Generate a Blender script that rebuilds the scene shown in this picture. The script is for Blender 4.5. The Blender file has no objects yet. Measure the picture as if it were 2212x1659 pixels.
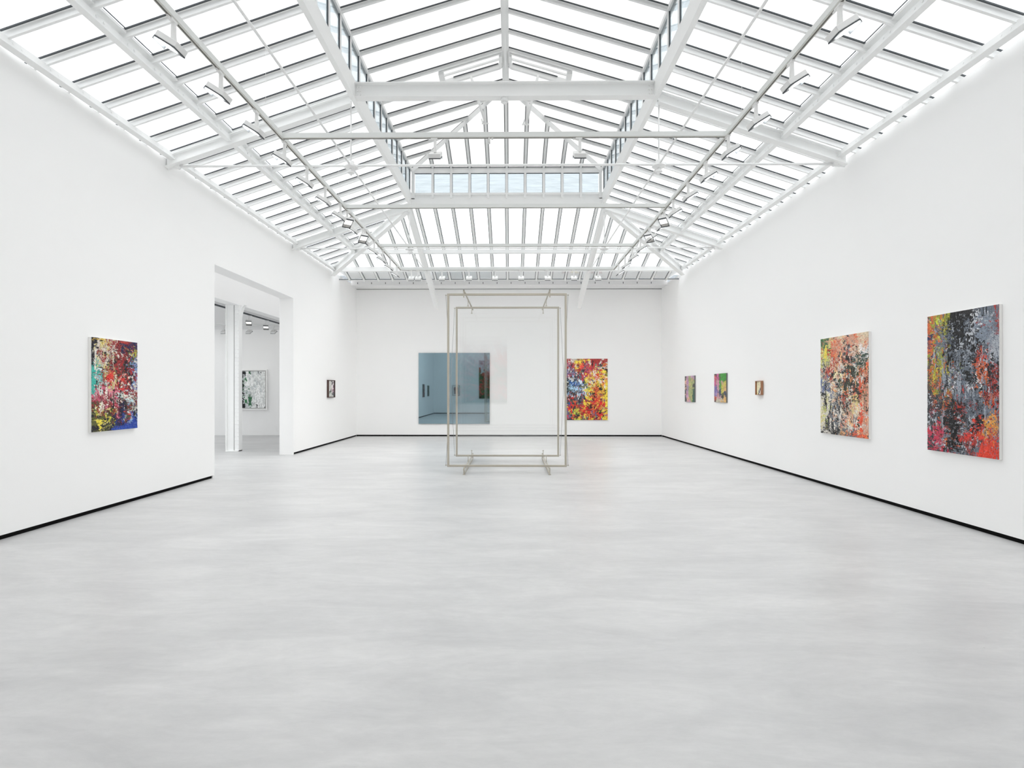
import bpy, math, random
import numpy as np
from mathutils import Vector, Matrix

C = bpy.context.scene.collection
SC = bpy.context.scene
PI = math.pi
CAM_H = 1.55
F_PX = 1120.0          # focal length in pixels of the 2212 px wide frame
YAW = math.radians(0.51)

# ------------------------------------------------------------------ camera
cam_d = bpy.data.cameras.new('camera')
cam_d.sensor_fit = 'HORIZONTAL'
cam_d.sensor_width = 36.0
cam_d.lens = 36.0 * F_PX / 2212.0
cam_d.shift_x = (1106 - 1093) / 2212.0
cam_d.shift_y = (845 - 829.5) / 2212.0
cam_d.clip_start = 0.05
cam_d.clip_end = 300
cam = bpy.data.objects.new('camera', cam_d)
cam.location = (0, 0, CAM_H)
cam.rotation_euler = (PI / 2, 0, YAW)
C.objects.link(cam)
SC.camera = cam

# ------------------------------------------------------------------ colour management / cycles options
SC.view_settings.view_transform = 'Standard'
SC.view_settings.look = 'None'
SC.view_settings.exposure = 0.09
SC.view_settings.gamma = 1.0
SC.view_settings.use_curve_mapping = False
SC.cycles.use_denoising = True
SC.cycles.use_adaptive_sampling = True
SC.cycles.adaptive_threshold = 0.025
SC.cycles.adaptive_min_samples = 16
SC.cycles.sample_clamp_direct = 3.0
SC.cycles.max_bounces = 12
SC.cycles.diffuse_bounces = 7
SC.cycles.glossy_bounces = 6
SC.cycles.transparent_max_bounces = 40
SC.cycles.sample_clamp_indirect = 6.0
SC.cycles.caustics_reflective = False
SC.cycles.caustics_refractive = False

# ------------------------------------------------------------------ overcast sky (brighter towards the zenith)
SKY_ZENITH = 3.55
w = bpy.data.worlds.new('overcast_sky')
SC.world = w
w.use_nodes = True
nt = w.node_tree
nt.nodes.clear()
wo = nt.nodes.new('ShaderNodeOutputWorld')
bg = nt.nodes.new('ShaderNodeBackground')
tc = nt.nodes.new('ShaderNodeTexCoord')
sx = nt.nodes.new('ShaderNodeSeparateXYZ')
mr = nt.nodes.new('ShaderNodeMapRange')
mr.inputs['From Min'].default_value = -0.05
mr.inputs['From Max'].default_value = 1.0
mr.inputs['To Min'].default_value = 0.36
mr.inputs['To Max'].default_value = 1.0
ml = nt.nodes.new('ShaderNodeMath'); ml.operation = 'MULTIPLY'
ml.inputs[1].default_value = SKY_ZENITH
nt.links.new(tc.outputs['Generated'], sx.inputs[0])
pw = nt.nodes.new('ShaderNodeMath'); pw.operation = 'POWER'; pw.inputs[1].default_value = 1.5; pw.use_clamp = True
nt.links.new(sx.outputs['Z'], pw.inputs[0])
nt.links.new(pw.outputs[0], mr.inputs['Value'])
nt.links.new(mr.outputs[0], ml.inputs[0])
nt.links.new(ml.outputs[0], bg.inputs['Strength'])
bg.inputs['Color'].default_value = (0.985, 0.992, 1.0, 1)
nt.links.new(bg.outputs[0], wo.inputs[0])

LAMP = 118.0             # strength of the flood light faces

# ------------------------------------------------------------------ materials
def lin(h):
    h = h.lstrip('#')
    out = []
    for i in (0, 2, 4):
        c = int(h[i:i + 2], 16) / 255
        out.append(c / 12.92 if c <= 0.04045 else ((c + 0.055) / 1.055) ** 2.4)
    return tuple(out)

def pmat(name, col, rough=0.5, metal=0.0, spec=0.5, noise=None, bump=None):
    m = bpy.data.materials.new(name)
    m.use_nodes = True
    n = m.node_tree
    b = n.nodes['Principled BSDF']
    b.inputs['Base Color'].default_value = (*col, 1)
    b.inputs['Roughness'].default_value = rough
    b.inputs['Metallic'].default_value = metal
    b.inputs['Specular IOR Level'].default_value = spec
    if noise:
        sc, amt = noise
        t = n.nodes.new('ShaderNodeTexCoord')
        q = n.nodes.new('ShaderNodeTexNoise')
        q.inputs['Scale'].default_value = sc
        q.inputs['Detail'].default_value = 4
        r = n.nodes.new('ShaderNodeMapRange')
        r.inputs['To Min'].default_value = 1 - amt
        r.inputs['To Max'].default_value = 1 + amt
        x = n.nodes.new('ShaderNodeVectorMath'); x.operation = 'SCALE'
        x.inputs[0].default_value = col
        n.links.new(t.outputs['Object'], q.inputs['Vector'])
        n.links.new(q.outputs['Fac'], r.inputs['Value'])
        n.links.new(r.outputs[0], x.inputs['Scale'])
        n.links.new(x.outputs[0], b.inputs['Base Color'])
    if bump:
        sc, st = bump
        t = n.nodes.new('ShaderNodeTexCoord')
        q = n.nodes.new('ShaderNodeTexNoise')
        q.inputs['Scale'].default_value = sc
        q.inputs['Detail'].default_value = 6
        bp = n.nodes.new('ShaderNodeBump')
        bp.inputs['Strength'].default_value = st
        bp.inputs['Distance'].default_value = 0.01
        n.links.new(t.outputs['Object'], q.inputs['Vector'])
        n.links.new(q.outputs['Fac'], bp.inputs['Height'])
        n.links.new(bp.outputs[0], b.inputs['Normal'])
    return m

def glass_mat(name, tint, rough=0.0, milk=0.0, streak=False, ior=1.5):
    """thin sheet glass: lets light straight through with a tint, mirrors by Fresnel"""
    m = bpy.data.materials.new(name)
    m.use_nodes = True
    n = m.node_tree
    n.nodes.clear()
    o = n.nodes.new('ShaderNodeOutputMaterial')
    tr = n.nodes.new('ShaderNodeBsdfTransparent'); tr.inputs[0].default_value = (*tint, 1)
    gl = n.nodes.new('ShaderNodeBsdfGlossy'); gl.inputs['Roughness'].default_value = rough
    gl.inputs['Color'].default_value = (1, 1, 1, 1)
    g = n.nodes.new('ShaderNodeNewGeometry')
    r = n.nodes.new('ShaderNodeMapRange')
    r.inputs['To Min'].default_value = ior
    r.inputs['To Max'].default_value = 1 / ior
    fr = n.nodes.new('ShaderNodeFresnel')
    mx = n.nodes.new('ShaderNodeMixShader')
    n.links.new(g.outputs['Backfacing'], r.inputs['Value'])
    n.links.new(r.outputs[0], fr.inputs['IOR'])
    n.links.new(fr.outputs[0], mx.inputs[0])
    src = tr
    if milk:
        df = n.nodes.new('ShaderNodeBsdfTranslucent'); df.inputs[0].default_value = (*tint, 1)
        mm = n.nodes.new('ShaderNodeMixShader'); mm.inputs[0].default_value = milk
        n.links.new(tr.outputs[0], mm.inputs[1]); n.links.new(df.outputs[0], mm.inputs[2])
        src = mm
    if streak:
        t = n.nodes.new('ShaderNodeTexCoord')
        mp = n.nodes.new('ShaderNodeMapping'); mp.inputs['Rotation'].default_value = (0, math.radians(-20), 0)
        mp.inputs['Scale'].default_value = (0.8, 1, 12)
        q = n.nodes.new('ShaderNodeTexNoise'); q.inputs['Scale'].default_value = 2.0; q.inputs['Detail'].default_value = 3
        cr = n.nodes.new('ShaderNodeMapRange')
        cr.inputs['From Min'].default_value = 0.3; cr.inputs['From Max'].default_value = 0.7
        cr.inputs['To Min'].default_value = 0.95; cr.inputs['To Max'].default_value = 1.03
        vm = n.nodes.new('ShaderNodeVectorMath'); vm.operation = 'SCALE'; vm.inputs[0].default_value = tint
        n.links.new(t.outputs['Object'], mp.inputs[0]); n.links.new(mp.outputs[0], q.inputs['Vector'])
        n.links.new(q.outputs['Fac'], cr.inputs['Value']); n.links.new(cr.outputs[0], vm.inputs['Scale'])
        n.links.new(vm.outputs[0], tr.inputs[0])
    n.links.new(src.outputs[0], mx.inputs[1])
    n.links.new(gl.outputs[0], mx.inputs[2])
    n.links.new(mx.outputs[0], o.inputs[0])
    return m

def emit_mat(name, col, s):
    m = bpy.data.materials.new(name)
    m.use_nodes = True
    n = m.node_tree
    n.nodes.clear()
    o = n.nodes.new('ShaderNodeOutputMaterial')
    e = n.nodes.new('ShaderNodeEmission')
    e.inputs[0].default_value = (*col, 1); e.inputs[1].default_value = s
    n.links.new(e.outputs[0], o.inputs[0])
    return m

M = {}
M['wall'] = pmat('white_wall_paint', (0.89, 0.888, 0.884), 0.75, spec=0.25, noise=(0.7, 0.008))
M['steel'] = pmat('white_painted_steel', (0.90, 0.905, 0.90), 0.45, spec=0.35, noise=(3.0, 0.015))
M['track'] = pmat('light_grey_track_enamel', (0.76, 0.775, 0.76), 0.4, spec=0.4)
M['trackedge'] = pmat('beige_track_edge', (0.70, 0.69, 0.65), 0.35)
M['slot'] = pmat('dark_track_slot', (0.12, 0.115, 0.10), 0.5)
M['gasket'] = pmat('black_rubber_gasket', (0.06, 0.068, 0.075), 0.6)
M['black'] = pmat('black_shadow_gap', (0.006, 0.006, 0.006), 0.8, spec=0.1)
M['gap'] = pmat('painted_shadow_gap', (0.22, 0.22, 0.22), 0.8)
M['glass'] = glass_mat('skylight_glass', (0.97, 0.98, 0.985))
M['shaded'] = glass_mat('grey_tinted_glass', (0.79, 0.79, 0.79))
M['lglass'] = glass_mat('lantern_roof_glass', (0.76, 0.76, 0.755))
M['lside'] = glass_mat('lantern_textured_glass', (0.66, 0.70, 0.72), streak=True)
M['clear'] = glass_mat('clear_sheet_glass', (0.998, 0.999, 0.9985), ior=1.36)
M['zinc'] = pmat('zinc_parapet', (0.34, 0.37, 0.40), 0.6, noise=(1.2, 0.05))
M['alu'] = pmat('brushed_nickel_steel', (0.50, 0.465, 0.395), 0.42, metal=0.6, noise=(30.0, 0.05))
M['aludark'] = pmat('dark_wire_steel', (0.22, 0.22, 0.22), 0.4, metal=0.6)
M['reflector'] = pmat('lamp_reflector', (0.45, 0.44, 0.42), 0.25, metal=0.8)
M['lampbody'] = pmat('white_lamp_housing', (0.80, 0.80, 0.79), 0.4)
M['lampface'] = emit_mat('lit_lamp_lens', (1.0, 0.985, 0.95), LAMP)
M['lampface_mild'] = emit_mat('gallery_lamp_lens', (1.0, 0.985, 0.95), LAMP * 0.38)
M['lampface_soft'] = emit_mat('dimmed_lamp_lens', (1.0, 0.985, 0.95), 2.2)
M['lampface_strong'] = emit_mat('brightly_lit_lamp_lens', (1.0, 0.985, 0.95), LAMP * 2.6)
M['canvas'] = pmat('white_canvas_edge', (0.78, 0.77, 0.75), 0.8, noise=(20, 0.04))
M['mirror'] = pmat('grey_blue_mirror_glass', (0.265, 0.375, 0.43), 0.02, metal=1.0)
M['darkwood'] = pmat('dark_stained_wood', (0.055, 0.022, 0.016), 0.45, noise=(25, 0.2))
M['oak'] = pmat('brown_wood', (0.30, 0.14, 0.07), 0.5, noise=(25, 0.15))
M['whiteframe'] = pmat('white_lacquer_frame', (0.85, 0.85, 0.84), 0.4)
M['greyframe'] = pmat('grey_metal_frame', (0.12, 0.12, 0.12), 0.4)
M['mat_board'] = pmat('cream_mount_board', (0.85, 0.80, 0.62), 0.9)
M['blind'] = pmat('white_ceiling_board', (0.80, 0.80, 0.80), 0.8)

def floor_material():
    m = bpy.data.materials.new('polished_grey_screed')
    m.use_nodes = True
    n = m.node_tree
    b = n.nodes['Principled BSDF']
    t = n.nodes.new('ShaderNodeTexCoord')
    def nz(scale, vec, detail, rough=0.55, dist=0.0):
        mp = n.nodes.new('ShaderNodeMapping'); mp.inputs['Scale'].default_value = vec
        q = n.nodes.new('ShaderNodeTexNoise')
        q.inputs['Scale'].default_value = scale; q.inputs['Detail'].default_value = detail
        q.inputs['Roughness'].default_value = rough; q.inputs['Distortion'].default_value = dist
        n.links.new(t.outputs['Object'], mp.inputs[0]); n.links.new(mp.outputs[0], q.inputs['Vector'])
        return q.outputs['Fac']
    def math2(op, a, bb):
        x = n.nodes.new('ShaderNodeMath'); x.operation = op
        for i, v in enumerate((a, bb)):
            if hasattr(v, 'links') or not isinstance(v, (int, float)):
                n.links.new(v, x.inputs[i])
            else:
                x.inputs[i].default_value = v
        return x.outputs[0]
    big = nz(0.55, (0.55, 1.3, 1), 7, 0.62, 0.6)
    trowel = nz(1.3, (0.7, 2.4, 1), 10, 0.68, 0.9)
    fine = nz(14.0, (0.6, 1.6, 1), 8, 0.7, 0.4)
    s = math2('ADD', math2('MULTIPLY', big, 0.65), math2('ADD', math2('MULTIPLY', trowel, 0.65), math2('MULTIPLY', fine, 0.3)))
    cr = n.nodes.new('ShaderNodeValToRGB')
    cr.color_ramp.elements[0].position = 0.55; cr.color_ramp.elements[0].color = (0.395, 0.396, 0.399, 1)
    cr.color_ramp.elements[1].position = 1.0; cr.color_ramp.elements[1].color = (0.565, 0.563, 0.560, 1)
    e = cr.color_ramp.elements.new(0.80); e.color = (0.482, 0.482, 0.482, 1)
    n.links.new(s, cr.inputs[0])
    # tiny dark specks trodden into the screed
    v = n.nodes.new('ShaderNodeTexVoronoi'); v.feature = 'F1'
    v.inputs['Scale'].default_value = 5.0
    mp = n.nodes.new('ShaderNodeMapping'); mp.inputs['Scale'].default_value = (0.8, 1.0, 1)
    n.links.new(t.outputs['Object'], mp.inputs[0]); n.links.new(mp.outputs[0], v.inputs['Vector'])
    lt = math2('LESS_THAN', v.outputs['Distance'], 0.022)
    gate = math2('GREATER_THAN', nz(1.7, (1, 1, 1), 2), 0.60)
    sc_ = math2('MULTIPLY', math2('MULTIPLY', lt, gate), 0.45)
    mc = n.nodes.new('ShaderNodeMix'); mc.data_type = 'RGBA'
    n.links.new(sc_, mc.inputs['Factor']); n.links.new(cr.outputs[0], mc.inputs['A'])
    mc.inputs['B'].default_value = (0.30, 0.29, 0.27, 1)
    n.links.new(mc.outputs['Result'], b.inputs['Base Color'])
    b.inputs['Roughness'].default_value = 0.34
    b.inputs['Specular IOR Level'].default_value = 0.45
    bp = n.nodes.new('ShaderNodeBump'); bp.inputs['Strength'].default_value = 0.12; bp.inputs['Distance'].default_value = 0.004
    n.links.new(s, bp.inputs['Height']); n.links.new(bp.outputs[0], b.inputs['Normal'])
    return m
M['floor'] = floor_material()

def paint_material(name='oil_paint', rough=0.45):
    m = bpy.data.materials.new(name)
    m.use_nodes = True
    n = m.node_tree
    b = n.nodes['Principled BSDF']
    a = n.nodes.new('ShaderNodeAttribute'); a.attribute_name = 'paint'
    n.links.new(a.outputs['Color'], b.inputs['Base Color'])
    b.inputs['Roughness'].default_value = rough
    b.inputs['Specular IOR Level'].default_value = 0.35
    return m
M['paint'] = paint_material()

# ------------------------------------------------------------------ mesh helpers
class MB:
    def __init__(self):
        self.v = []; self.f = []; self.mi = []; self.smooth = []
        self.cur = 0
    def _add(self, vs, fs, sm=False):
        o = len(self.v)
        self.v += [tuple(p) for p in vs]
        self.f += [tuple(i + o for i in f) for f in fs]
        self.mi += [self.cur] * len(fs)
        self.smooth += [sm] * len(fs)
        return self
    def box(self, x0, x1, y0, y1, z0, z1):
        x0, x1 = min(x0, x1), max(x0, x1); y0, y1 = min(y0, y1), max(y0, y1); z0, z1 = min(z0, z1), max(z0, z1)
        vs = [(x0, y0, z0), (x1, y0, z0), (x1, y1, z0), (x0, y1, z0), (x0, y0, z1), (x1, y0, z1), (x1, y1, z1), (x0, y1, z1)]
        return self._add(vs, [(0, 3, 2, 1), (4, 5, 6, 7), (0, 1, 5, 4), (1, 2, 6, 5), (2, 3, 7, 6), (3, 0, 4, 7)])
    def prof(self, p, q, pts, up=(0, 0, 1), side=None):
        """extrude closed profile pts (side, up) from p to q. Profile's 'up' stays as given (sheared ends vertical)."""
        p = Vector(p); q = Vector(q); up = Vector(up).normalized()
        d = (q - p)
        if side is None:
            side = d.cross(up)
            side = side.normalized()
        else:
            side = Vector(side)
        n = len(pts)
        vs = [p + side * a + up * b for a, b in pts] + [q + side * a + up * b for a, b in pts]
        fs = [(i, (i + 1) % n, n + (i + 1) % n, n + i) for i in range(n)]
        fs += [tuple(range(n))[::-1], tuple(range(n, 2 * n))]
        return self._add(vs, fs)
    def bar(self, p, q, w, h0, h1, up=(0, 0, 1), side=None):
        return self.prof(p, q, [(-w / 2, h0), (w / 2, h0), (w / 2, h1), (-w / 2, h1)], up, side)
    def ibeam(self, p, q, w, h, tf=0.014, tw=0.012, side=None):
        """I section hanging below the line p-q (top at the line)"""
        a, t = w / 2, tw / 2
        pts = [(-a, -h), (a, -h), (a, -h + tf), (t, -h + tf), (t, -tf), (a, -tf), (a, 0), (-a, 0), (-a, -tf), (-t, -tf), (-t, -h + tf), (-a, -h + tf)]
        return self.prof(p, q, pts, (0, 0, 1), side)
    def cyl(self, p, q, r, r2=None, n=12):
        p = Vector(p); q = Vector(q); r2 = r if r2 is None else r2
        d = (q - p).normalized()
        a = d.orthogonal().normalized(); b = d.cross(a)
        vs = []
        for (c, rr) in ((p, r), (q, r2)):
            for i in range(n):
                t = 2 * PI * i / n
                vs.append(c + (a * math.cos(t) + b * math.sin(t)) * rr)
        self._add(vs, [(i, (i + 1) % n, n + (i + 1) % n, n + i) for i in range(n)], True)
        self._add(vs, [tuple(range(n))[::-1], tuple(range(n, 2 * n))])
        return self
    def lathe(self, c, pts, n=24):
        """pts (radius, z) turned round the vertical through c"""
        c = Vector(c); vs = []
        for r, z in pts:
            for i in range(n):
                t = 2 * PI * i / n
                vs.append(c + Vector((r * math.cos(t), r * math.sin(t), z)))
        fs = []
        for k in range(len(pts) - 1):
            for i in range(n):
                j = (i + 1) % n
                fs.append((k * n + i, k * n + j, (k + 1) * n + j, (k + 1) * n + i))
        fs += [tuple(range(n))[::-1], tuple(range((len(pts) - 1) * n, len(pts) * n))]
        return self._add(vs, fs, False)
    def poly_slab(self, pts, t, nrm=None):
        """flat polygon given a thickness t against its normal"""
        P = [Vector(p) for p in pts]
        nn = Vector(nrm) if nrm else (P[1] - P[0]).cross(P[2] - P[0]).normalized()
        n = len(P)
        vs = P + [p + nn * t for p in P]
        fs = [tuple(range(n))[::-1], tuple(range(n, 2 * n))] + [(i, (i + 1) % n, n + (i + 1) % n, n + i) for i in range(n)]
        return self._add(vs, fs)
    def build(self, name, mats, parent=None, bevel=0.0, loc=None):
        me = bpy.data.meshes.new(name)
        me.from_pydata(self.v, [], self.f)
        if not isinstance(mats, (list, tuple)):
            mats = [mats]
        for m in mats:
            me.materials.append(m)
        me.polygons.foreach_set('material_index', self.mi)
        me.polygons.foreach_set('use_smooth', self.smooth)
        import bmesh
        bm = bmesh.new(); bm.from_mesh(me)
        bmesh.ops.remove_doubles(bm, verts=bm.verts, dist=1e-6) if any(self.smooth) else None
        bmesh.ops.recalc_face_normals(bm, faces=bm.faces)
        bm.to_mesh(me); bm.free()
        o = bpy.data.objects.new(name, me)
        C.objects.link(o)
        if parent is not None:
            o.parent = parent
        if loc:
            o.location = loc
        if bevel:
            b = o.modifiers.new('bevel', 'BEVEL'); b.width = bevel; b.segments = 2; b.limit_method = 'ANGLE'
        return o

def tag(o, label=None, cat=None, group=None, kind=None):
    if label: o['label'] = label
    if cat: o['category'] = cat
    if group: o['group'] = group
    if kind: o['kind'] = kind
    return o

def empty(name, loc=(0, 0, 0), rz=0.0, label=None, cat=None, group=None, kind=None):
    e = bpy.data.objects.new(name, None)
    e.empty_display_size = 0.1
    C.objects.link(e)
    e.location = loc; e.rotation_euler = (0, 0, rz)
    return tag(e, label, cat, group, kind)

def copy_tree(o, parent=None):
    c = o.copy(); C.objects.link(c)
    if parent is not None:
        c.parent = parent
        c.matrix_parent_inverse = o.matrix_parent_inverse.copy()
    for ch in list(o.children):
        copy_tree(ch, c)
    return c

def struct(o):
    o['kind'] = 'structure'
    return o

# ------------------------------------------------------------------ main dimensions
XL, XR = -5.30, 5.17          # faces of the side walls
YB = 17.80                    # face of the back wall
YR = -0.30                    # face of the rear wall behind the camera
WT = CAM_H + 3.58             # top of the side linings
BT = CAM_H + 3.51             # top of the back wall
XC = -0.094                   # centre line of the roof
GAP = 0.05                    # black recess under the walls

# ------------------------------------------------------------------ floor and walls
struct(MB().box(-14.2, 6.6, -1.0, 19.6, -0.2, 0).build('floor', M['floor']))

OY0, OY1, OZ, OX = 9.235, 12.60, 3.82, -5.64      # the opening in the left wall
wl = MB()
wl.box(XL, OX, YR, OY0, GAP, WT)
wl.box(XL, OX, OY1, YB + 0.4, GAP, WT)
wl.box(XL, OX, OY0, OY1, OZ, WT)
wl.box(XL - 0.02, OX, OY0 - 0.03, OY0, 0, GAP)
wl.box(XL, OX, OY1, OY1 + 0.03, 0, GAP)
struct(wl.build('wall_left', M['wall']))
struct(MB().box(XR, XR + 0.30, YR, YB + 0.4, GAP, WT).build('wall_right', M['wall']))
struct(MB().box(XL, XR, YB, YB + 0.25, GAP, BT).build('wall_back', M['wall']))
struct(MB().box(-14.0, 5.5, YR - 0.3, YR, 0, 7.9).build('wall_front', M['wall']))
bb = MB()
bb.box(XL - 0.025, XL - 0.3, YR, OY0 - 0.05, 0, GAP)
bb.box(XL - 0.025, XL - 0.3, OY1 + 0.03, YB, 0, GAP)
struct(bb.build('baseboard_left', M['black']))
struct(MB().box(XR + 0.025, XR + 0.28, YR, YB, 0, GAP).build('baseboard_right', M['black']))
struct(MB().box(XL, XR, YB + 0.025, YB + 0.22, 0, GAP).build('baseboard_back', M['black']))
struct(MB().box(XL, XR, YR, YR + 0.012, 0.0, GAP).build('baseboard_front', M['black']))
# unseen outer wall outside the lining, added to block light leaks
struct(MB().box(5.55, 5.85, YR - 0.3, 19.2, 0, 4.99).build('wall_outer_right', M['wall']))
# parapet behind the hipped end
struct(MB().box(-6.5, 6.2, 19.0, 19.25, 0, 5.80).build('wall_outer_back', M['zinc']))

# soffit between the end glazing and the back wall
YG = 16.0
so = MB()
so.box(XL, XR, 17.15, 17.19, CAM_H + 3.512, CAM_H + 3.68)
so.box(XL, XR, 17.19, YB + 0.25, CAM_H + 3.512, CAM_H + 3.55)
so.box(XL, XR, YG - 0.02, 17.19, CAM_H + 3.68, CAM_H + 3.72)
soffit = struct(so.build('ceiling', M['blind']))
soffit.name = 'trim_1'
struct(MB().box(XL, XR, YB - 0.012, YB + 0.0, BT - 0.015, BT + 0.0).build('trim_2', M['gap']))  # grey strip paints the shadow line along the wall top
struct(MB().box(XL, XR, YG - 0.02, YG + 0.05, CAM_H + 3.40 + 0.03, CAM_H + 3.475).build('trim_3', M['steel']))

# ------------------------------------------------------------------ side gallery seen through the opening
AW = 18.2
struct(MB().box(-14.0, -5.64, AW, AW + 0.2, 0, 5.2).build('wall_gallery_back', M['wall']))
struct(MB().box(-14.2, -14.0, YR - 0.3, AW + 0.2, 0, 5.2).build('wall_gallery_left', M['wall']))
CZ = 3.84
wg_root = struct(empty('window_8'))
struct(MB().box(-10.6, -7.06, 12.2, AW, CZ, CZ + 0.15).build('ceiling', M['blind']))
struct(MB().box(-10.7, -10.6, 12.2, AW, CZ, 5.0).build('trim_7', M['wall']))
MB().box(-14.0, -7.32, YR, AW, 4.99, 4.998).build('glass_pane', M['glass'], wg_root)  # unseen skylight, added to brighten the side gallery
struct(MB().box(-10.7, -7.06, 12.15, 12.25, CZ, 5.0).build('trim_6', M['wall']))
# beam face above the columns
struct(MB().box(-7.30, -7.00, YR, AW, 3.77, 5.0).build('wall_gallery_beam', M['wall']))
struct(MB().box(-7.0, -5.64, AW - 0.05, AW, 3.77, 5.0).build('trim_4', M['wall']))
struct(MB().box(-10.6, -7.06, AW - 0.06, AW, CZ - 0.12, CZ).build('trim_5', M['blind']))
# glazed strip over the passage between the left wall and the columns
wg = wg_root
MB().box(-7.3, -5.4, YR, AW, 4.99, 4.998).build('glass_pane', M['shaded'], wg)  # out of view; grey tint added to dim daylight in the passage
for k in range(24):
    MB().box(-7.3, -5.64, 0.2 + k * 0.78, 0.25 + k * 0.78, 4.92, 4.99).build('glazing_bar', M['steel'], wg)
struct(MB().box(-7.3, -5.62, YR, YR + 0.2, WT, WT + 0.1).build('wall_outer_left', M['wall']))

# ------------------------------------------------------------------ roof geometry functions
SL = 0.336
def Zg(h):                       # glass height above the floor at half width h from the centre line
    return CAM_H + 3.697 + SL * (5.124 - h)
HIN, HOUT = 2.28, 2.355          # faces of the lantern beams
YE = 12.50                       # outer face of the lantern end
EOFF = YE - HOUT                 # end slope: h_e = y - EOFF
BS = 0.443                       # bar spacing

def glazing_bar(parent, p, q, side, hgt=0.085, n_g=2):
    """bar under the glass from p to q (points on the glass), side = unit vector across it"""
    b = MB()
    b.bar(p, q, 0.062, -0.016, -0.001, side=side)
    b.bar(p, q, 0.030, -hgt, -0.016, side=side)
    o = b.build('glazing_bar', M['steel'], parent)
    g = MB()
    s = Vector(side)
    for sg in (-1, 1)[:n_g]:
        off = s * (0.038 * sg)
        g.bar(Vector(p) + off, Vector(q) + off, 0.014, -0.017, -0.001, side=side)
    g.build('gasket', M['gasket'], o)
    return o

def side_slope(name, sgn, y_first):
    """sgn -1 left, +1 right; bars run down the slope"""
    root = struct(empty(name))
    hw = 5.50
    ys = []
    y = y_first
    while y > YR + 0.2: y -= BS
    y += BS
    while y < EOFF + hw:
        ys.append(y); y += BS
    def top(yy):
        return HOUT if yy <= YE else yy - EOFF
    P = lambda h, yy: (XC + sgn * h, yy, Zg(h))
    for yy in ys:
        h0 = top(yy) + (0.02 if yy > YE else 0)
        if hw - h0 < 0.1: continue
        glazing_bar(root, P(h0, yy), P(hw, yy), (0, 1, 0))
    # glass, one sheet per bay
    edges = [YR] + ys + [EOFF + hw]
    for a, b in zip(edges[:-1], edges[1:]):
        cut = [(HOUT, a)] if a < YE else [(a - EOFF, a)]
        pts = [P(hw, a), P(top(a), a)]
        if a < YE < b: pts.append(P(HOUT, YE))
        pts.append(P(min(top(b), hw), b))
        if top(b) < hw: pts.append(P(hw, b))
        MB().poly_slab(pts, 0.008, (0, 0, 1)).build('glass_pane', M['glass'], root)
    # transom beside the middle purlin
    b = MB()
    b.prof(P(4.225, YR), P(4.225, 4.225 + EOFF), [(-0.055, -0.030), (0.055, -0.030), (0.055, -0.001), (-0.055, -0.001)], side=(1, 0, 0))
    t = b.build('transom', M['steel'], root)
    g = MB()
    g.prof(P(4.164, YR), P(4.164, 4.164 + EOFF), [(-0.004, -0.012), (0.004, -0.012), (0.004, -0.002), (-0.004, -0.002)], side=(1, 0, 0))
    g.build('gasket', M['gasket'], t)
    return root

side_slope('window_1', -1, 5.735)
side_slope('window_2', 1, 5.602)

# hipped end slope
def end_slope():
    root = struct(empty('window_3'))
    PE = lambda x, y: (x, y, Zg(y - EOFF))
    xs = [XC + BS * j for j in range(-12, 13)]
    xs = [x for x in xs if XL < x < XR]
    def ytop(x):
        h = abs(x - XC)
        return YE if h <= HOUT else h + EOFF
    for x in xs:
        y0 = ytop(x) + 0.02
        if YG - y0 > 0.1:
            glazing_bar(root, PE(x, y0), PE(x, YG), (1, 0, 0), hgt=0.06)
    ed = [XL] + xs + [XR]
    for a, b in zip(ed[:-1], ed[1:]):
        pts = [PE(a, YG), PE(a, min(ytop(a), YG))]
        for hx in (XC - HOUT, XC + HOUT):
            if a < hx < b: pts.append(PE(hx, YE))
        pts += [PE(b, min(ytop(b), YG)), PE(b, YG)]
        MB().poly_slab(pts, 0.008, (0, 0, 1)).build('glass_pane', M['glass'], root)
    # side bits of glass beyond the linings close the hip corners
    b = MB(); b.box(XL, XR, YG - 0.035, YG - 0.02, CAM_H + 3.43 + 0.012, CAM_H + 3.43 + 0.03)
    b.build('gasket', M['gasket'], root)
    return root
end_slope()

# upright slots in the fascia board above the back wall
for j in range(-11, 11):
    x = XC + 0.11 + 0.4625 * j
    if XL + 0.1 < x < XR - 0.1:
        tag(MB().box(x - 0.010, x + 0.010, 17.143, 17.150, CAM_H + 3.552, CAM_H + 3.608).build('vent_slot', M['gasket']),
            'small dark upright slot in the white fascia board above the back wall', 'vent slot', 'slots in the fascia above the back wall')

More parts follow.
